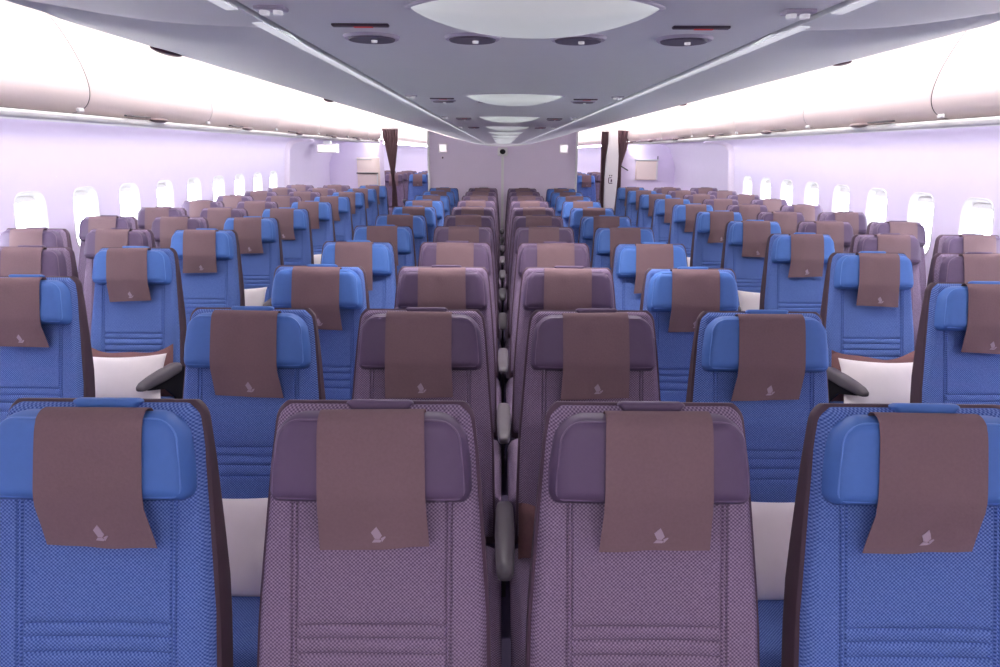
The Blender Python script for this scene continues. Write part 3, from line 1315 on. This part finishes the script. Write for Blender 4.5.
def partition_top(x):
    ax = abs(x - 0.0)
    return lerp_pts([(0, 1.725), (0.22, 1.735), (0.40, 1.765), (0.62, 1.815), (0.85, 1.875), (1.08, 1.945), (1.2, 1.97)], ax)


xs = [-1.07 + 2.14 * i / 40 for i in range(41)]
verts, faces = [], []
for y in (PY, PY + 0.06):
    for z0 in (0, 1):
        for x in xs:
            verts.append((x, y, 0.0 if z0 == 0 else partition_top(x)))
n = len(xs)
for i in range(n - 1):
    faces.append((i, i + 1, n + i + 1, n + i))
    faces.append((2 * n + i, 3 * n + i, 3 * n + i + 1, 2 * n + i + 1))
    faces.append((n + i, n + i + 1, 3 * n + i + 1, 3 * n + i))
faces.append((0, n, 3 * n, 2 * n))
faces.append((n - 1, 3 * n - 1, 4 * n - 1, 2 * n - 1))
struct(mesh_obj('wall_centre', verts, faces, M['partition'], sharp=30))
for sgn, num in ((-1, 70), (1, 71)):
    struct(rbox('trim_%d' % num, (sgn * 1.075, PY - 0.005, 0.97), (0.028, 0.09, 1.94), M['white'], r=0.008))
struct(rbox('trim_72', (0.0, PY - 0.006, 0.80), (0.035, 0.012, 1.60), M['white'], r=0.004, seg=1))

t = thing('surveillance_camera', 'small white box with a black lens at the top middle of the partition', 'camera', (0.0, PY - 0.002, 1.655))
rbox('housing', (0, -0.03, 0), (0.145, 0.06, 0.125), M['white'], t, r=0.02, seg=3)
bm = bmesh.new()
bmesh.ops.create_uvsphere(bm, u_segments=20, v_segments=10, radius=1.0)
for vv in bm.verts:
    vv.co = Vector((vv.co.x * 0.042, vv.co.y * 0.025, vv.co.z * 0.036))
bm_obj('lens', bm, M['black'], t, loc=(0.0, -0.062, 0.0))
for sgn, side in ((-1, 'left'), (1, 'right')):
    t = thing('lit_sign', 'small square white lit panel high on the %s half of the partition' % side, 'sign', (sgn * 0.875 + 0.01, PY - 0.002, 1.70), group='lit panels on the partition')
    rbox('frame', (0, -0.008, 0), (0.125, 0.016, 0.125), M['white'], t, r=0.006)
    rbox('panel', (0, -0.017, 0), (0.10, 0.006, 0.10), M['sign_white'], t, r=0.002, seg=1)
bm = bmesh.new()
bmesh.ops.create_uvsphere(bm, u_segments=12, v_segments=8, radius=0.014)
tag(bm_obj('wall_button', bm, M['ink'], loc=(-0.87, PY - 0.006, 1.565)), 'tiny dark button below the left lit panel on the partition', 'button')

# ------------------------------------------------------------------ door zone partitions, curtains, pillar
for sgn, nm in ((-1, 'wall_aft_left_partition'), (1, 'wall_aft_right_partition')):
    x0, x1 = sgn * 2.30, sgn * 3.44
    bm = bmesh.new()
    add_rbox(bm, ((x0 + x1) / 2, PART_Y, 0.93), (abs(x1 - x0), 0.06, 1.86), 0.01, 2)
    struct(bm_obj(nm, bm, M['wall']))


def curtain(x, wtop, label, zs, seed, y=PART_Y - 0.12):
    """gathered curtain: zs = list of (z, centre x offset, width)"""
    t = thing('curtain', label, 'curtain', (x, y, 0))
    NX = 48
    verts, faces = [], []
    pts = []
    for k in range(41):
        q = k / 40
        z = zs[0][0] + (zs[-1][0] - zs[0][0]) * q
        cxo = lerp_pts([(-(p[0]), p[1]) for p in zs], -z)
        w = lerp_pts([(-(p[0]), p[2]) for p in zs], -z)
        pts.append((z, cxo, w))
    for side in (0, 1):
        for (z, cxo, w) in pts:
            for i in range(NX + 1):
                u = i / NX
                d = 0.035 * math.sin(u * 5.5 * 2 * math.pi + seed) * (0.6 + 0.4 * w / wtop)
                verts.append((cxo + (u - 0.5) * w, d + 0.006 * side, z))
    n = NX + 1
    B = n * len(pts)
    for j in range(len(pts) - 1):
        for i in range(NX):
            a = j * n + i
            faces.append((a, a + n, a + n + 1, a + 1))
            faces.append((B + a, B + a + 1, B + a + n + 1, B + a + n))
    mesh_obj('cloth', verts, faces, M['curtain'], t, sharp=60)
    return t


zt = 2.06
tl = curtain(-2.15, 0.32, 'brown curtain gathered to a point, hanging left of the left aisle', [(zt, 0, 0.32), (1.75, 0.02, 0.24), (1.4, 0.03, 0.13), (1.17, 0.03, 0.05), (0.95, 0.05, 0.09), (0.02, 0.05, 0.16)], 0.4)
rbox('heading', (0, 0, zt + 0.03), (0.36, 0.05, 0.05), M['white'], tl, r=0.01)
tr1 = curtain(1.96, 0.13, 'narrow brown curtain strip on the aisle side of the white post', [(zt - 0.02, 0, 0.13), (1.4, 0.0, 0.11), (0.02, 0.02, 0.10)], 1.2)
rbox('heading', (0, 0, zt + 0.01), (0.14, 0.05, 0.04), M['white'], tr1, r=0.01)
tr2 = curtain(2.30, 0.30, 'brown curtain drawn behind the white post on the right, tied back', [(zt, 0.0, 0.30), (1.7, -0.03, 0.22), (1.42, -0.07, 0.13), (1.2, -0.06, 0.12), (0.02, -0.05, 0.14)], 2.2)
rbox('heading', (0, 0, zt + 0.03), (0.34, 0.05, 0.05), M['white'], tr2, r=0.01)
rbox('tieback', (0.06, -0.05, 1.36), (0.16, 0.012, 0.022), M['black'], tr2, r=0.004, seg=1, rot=Matrix.Rotation(math.radians(30), 3, 'Y'))

# white post with a small printed mark
t = thing('partition_post', 'tall white post with a small dark mark beside the right aisle', 'post', (2.09, PART_Y - 0.30, 0))
verts, faces = [], []
prof = [(0.0, -0.11), (0.6, -0.115), (1.2, -0.125), (1.6, -0.105), (1.85, -0.075), (2.085, -0.07)]
prof_r = [(0.0, 0.05), (0.6, 0.075), (1.2, 0.115), (1.6, 0.11), (1.85, 0.085), (2.085, 0.075)]
for y in (-0.05, 0.08):
    for (a, b) in zip(prof, prof_r):
        verts += [(a[1], y, a[0]), (b[1], y, b[0])]
m = len(prof)
for j in range(m - 1):
    a = 2 * j
    faces += [(a, a + 1, a + 3, a + 2), (2 * m + a, 2 * m + a + 2, 2 * m + a + 3, 2 * m + a + 1),
              (a, a + 2, 2 * m + a + 2, 2 * m + a), (a + 1, 2 * m + a + 1, 2 * m + a + 3, a + 3)]
faces += [(2 * m - 2, 2 * m - 1, 4 * m - 1, 4 * m - 2), (0, 2 * m, 2 * m + 1, 1)]
mesh_obj('post_body', verts, faces, M['white'], t, smooth=False)
# the mark: an open bracket round a small square, two dots above
bm = bmesh.new()
mx, mz = -0.03, 1.14
add_rbox(bm, (mx - 0.028, -0.052, mz), (0.016, 0.006, 0.10), 0.002, 1)
add_rbox(bm, (mx + 0.004, -0.052, mz + 0.05), (0.05, 0.006, 0.014), 0.002, 1)
add_rbox(bm, (mx + 0.012, -0.052, mz - 0.052), (0.07, 0.006, 0.016), 0.002, 1)
add_rbox(bm, (mx + 0.025, -0.052, mz - 0.004), (0.026, 0.006, 0.05), 0.002, 1)
add_rbox(bm, (mx - 0.012, -0.052, mz + 0.09), (0.020, 0.006, 0.024), 0.002, 1)
add_rbox(bm, (mx + 0.026, -0.052, mz + 0.09), (0.022, 0.006, 0.024), 0.002, 1)
bm_obj('printed_mark', bm, M['ink'], t, smooth=False)

# exit box on the left, cabinets on the partitions
t = thing('exit_box', 'white box hanging below the bins at the left door', 'sign box', (-2.95, 11.9, 1.69))
rbox('housing', (0, 0, 0), (0.34, 0.20, 0.15), M['white'], t, r=0.012)
rbox('face', (0, -0.101, 0.0), (0.29, 0.006, 0.11), M['sign_white'], t, r=0.002, seg=1)
rbox('bracket', (0, 0, 0.095), (0.12, 0.10, 0.05), M['panel'], t, r=0.004, seg=1)

t = thing('wall_cabinet', 'peach coloured panel cabinet on the right partition, by the curtain', 'cabinet', (2.80, PART_Y - 0.03, 1.15))
rbox('body', (0.0, -0.03, 0.17), (0.42, 0.06, 0.36), M['peach'], t, r=0.012)
rbox('door', (0.0, -0.063, 0.17), (0.38, 0.008, 0.32), M['peach'], t, r=0.003, seg=1)
rbox('edge_strip', (0.20, -0.066, 0.17), (0.03, 0.012, 0.34), M['white'], t, r=0.003, seg=1)
rbox('top_ledge', (0.0, -0.035, 0.37), (0.46, 0.09, 0.02), M['panel'], t, r=0.004, seg=1)
rbox('bracket', (0.21, -0.03, 0.41), (0.015, 0.03, 0.06), M['seam'], t, r=0.002, seg=1)

t = thing('wall_cabinet', 'peach panel with a ledge on the left partition, beside the curtain', 'cabinet', (-2.60, PART_Y - 0.03, 1.0))
rbox('body', (0.0, -0.015, 0.25), (0.44, 0.03, 0.56), M['peach'], t, r=0.008)
rbox('ledge', (-0.02, -0.04, 0.235), (0.42, 0.04, 0.018), M['seam'], t, r=0.004, seg=1)
rbox('top_ledge', (-0.08, -0.035, 0.50), (0.30, 0.03, 0.016), M['panel'], t, r=0.004, seg=1)
rbox('edge_strip', (0.17, -0.036, 0.08), (0.02, 0.012, 0.30), M['white'], t, r=0.003, seg=1)
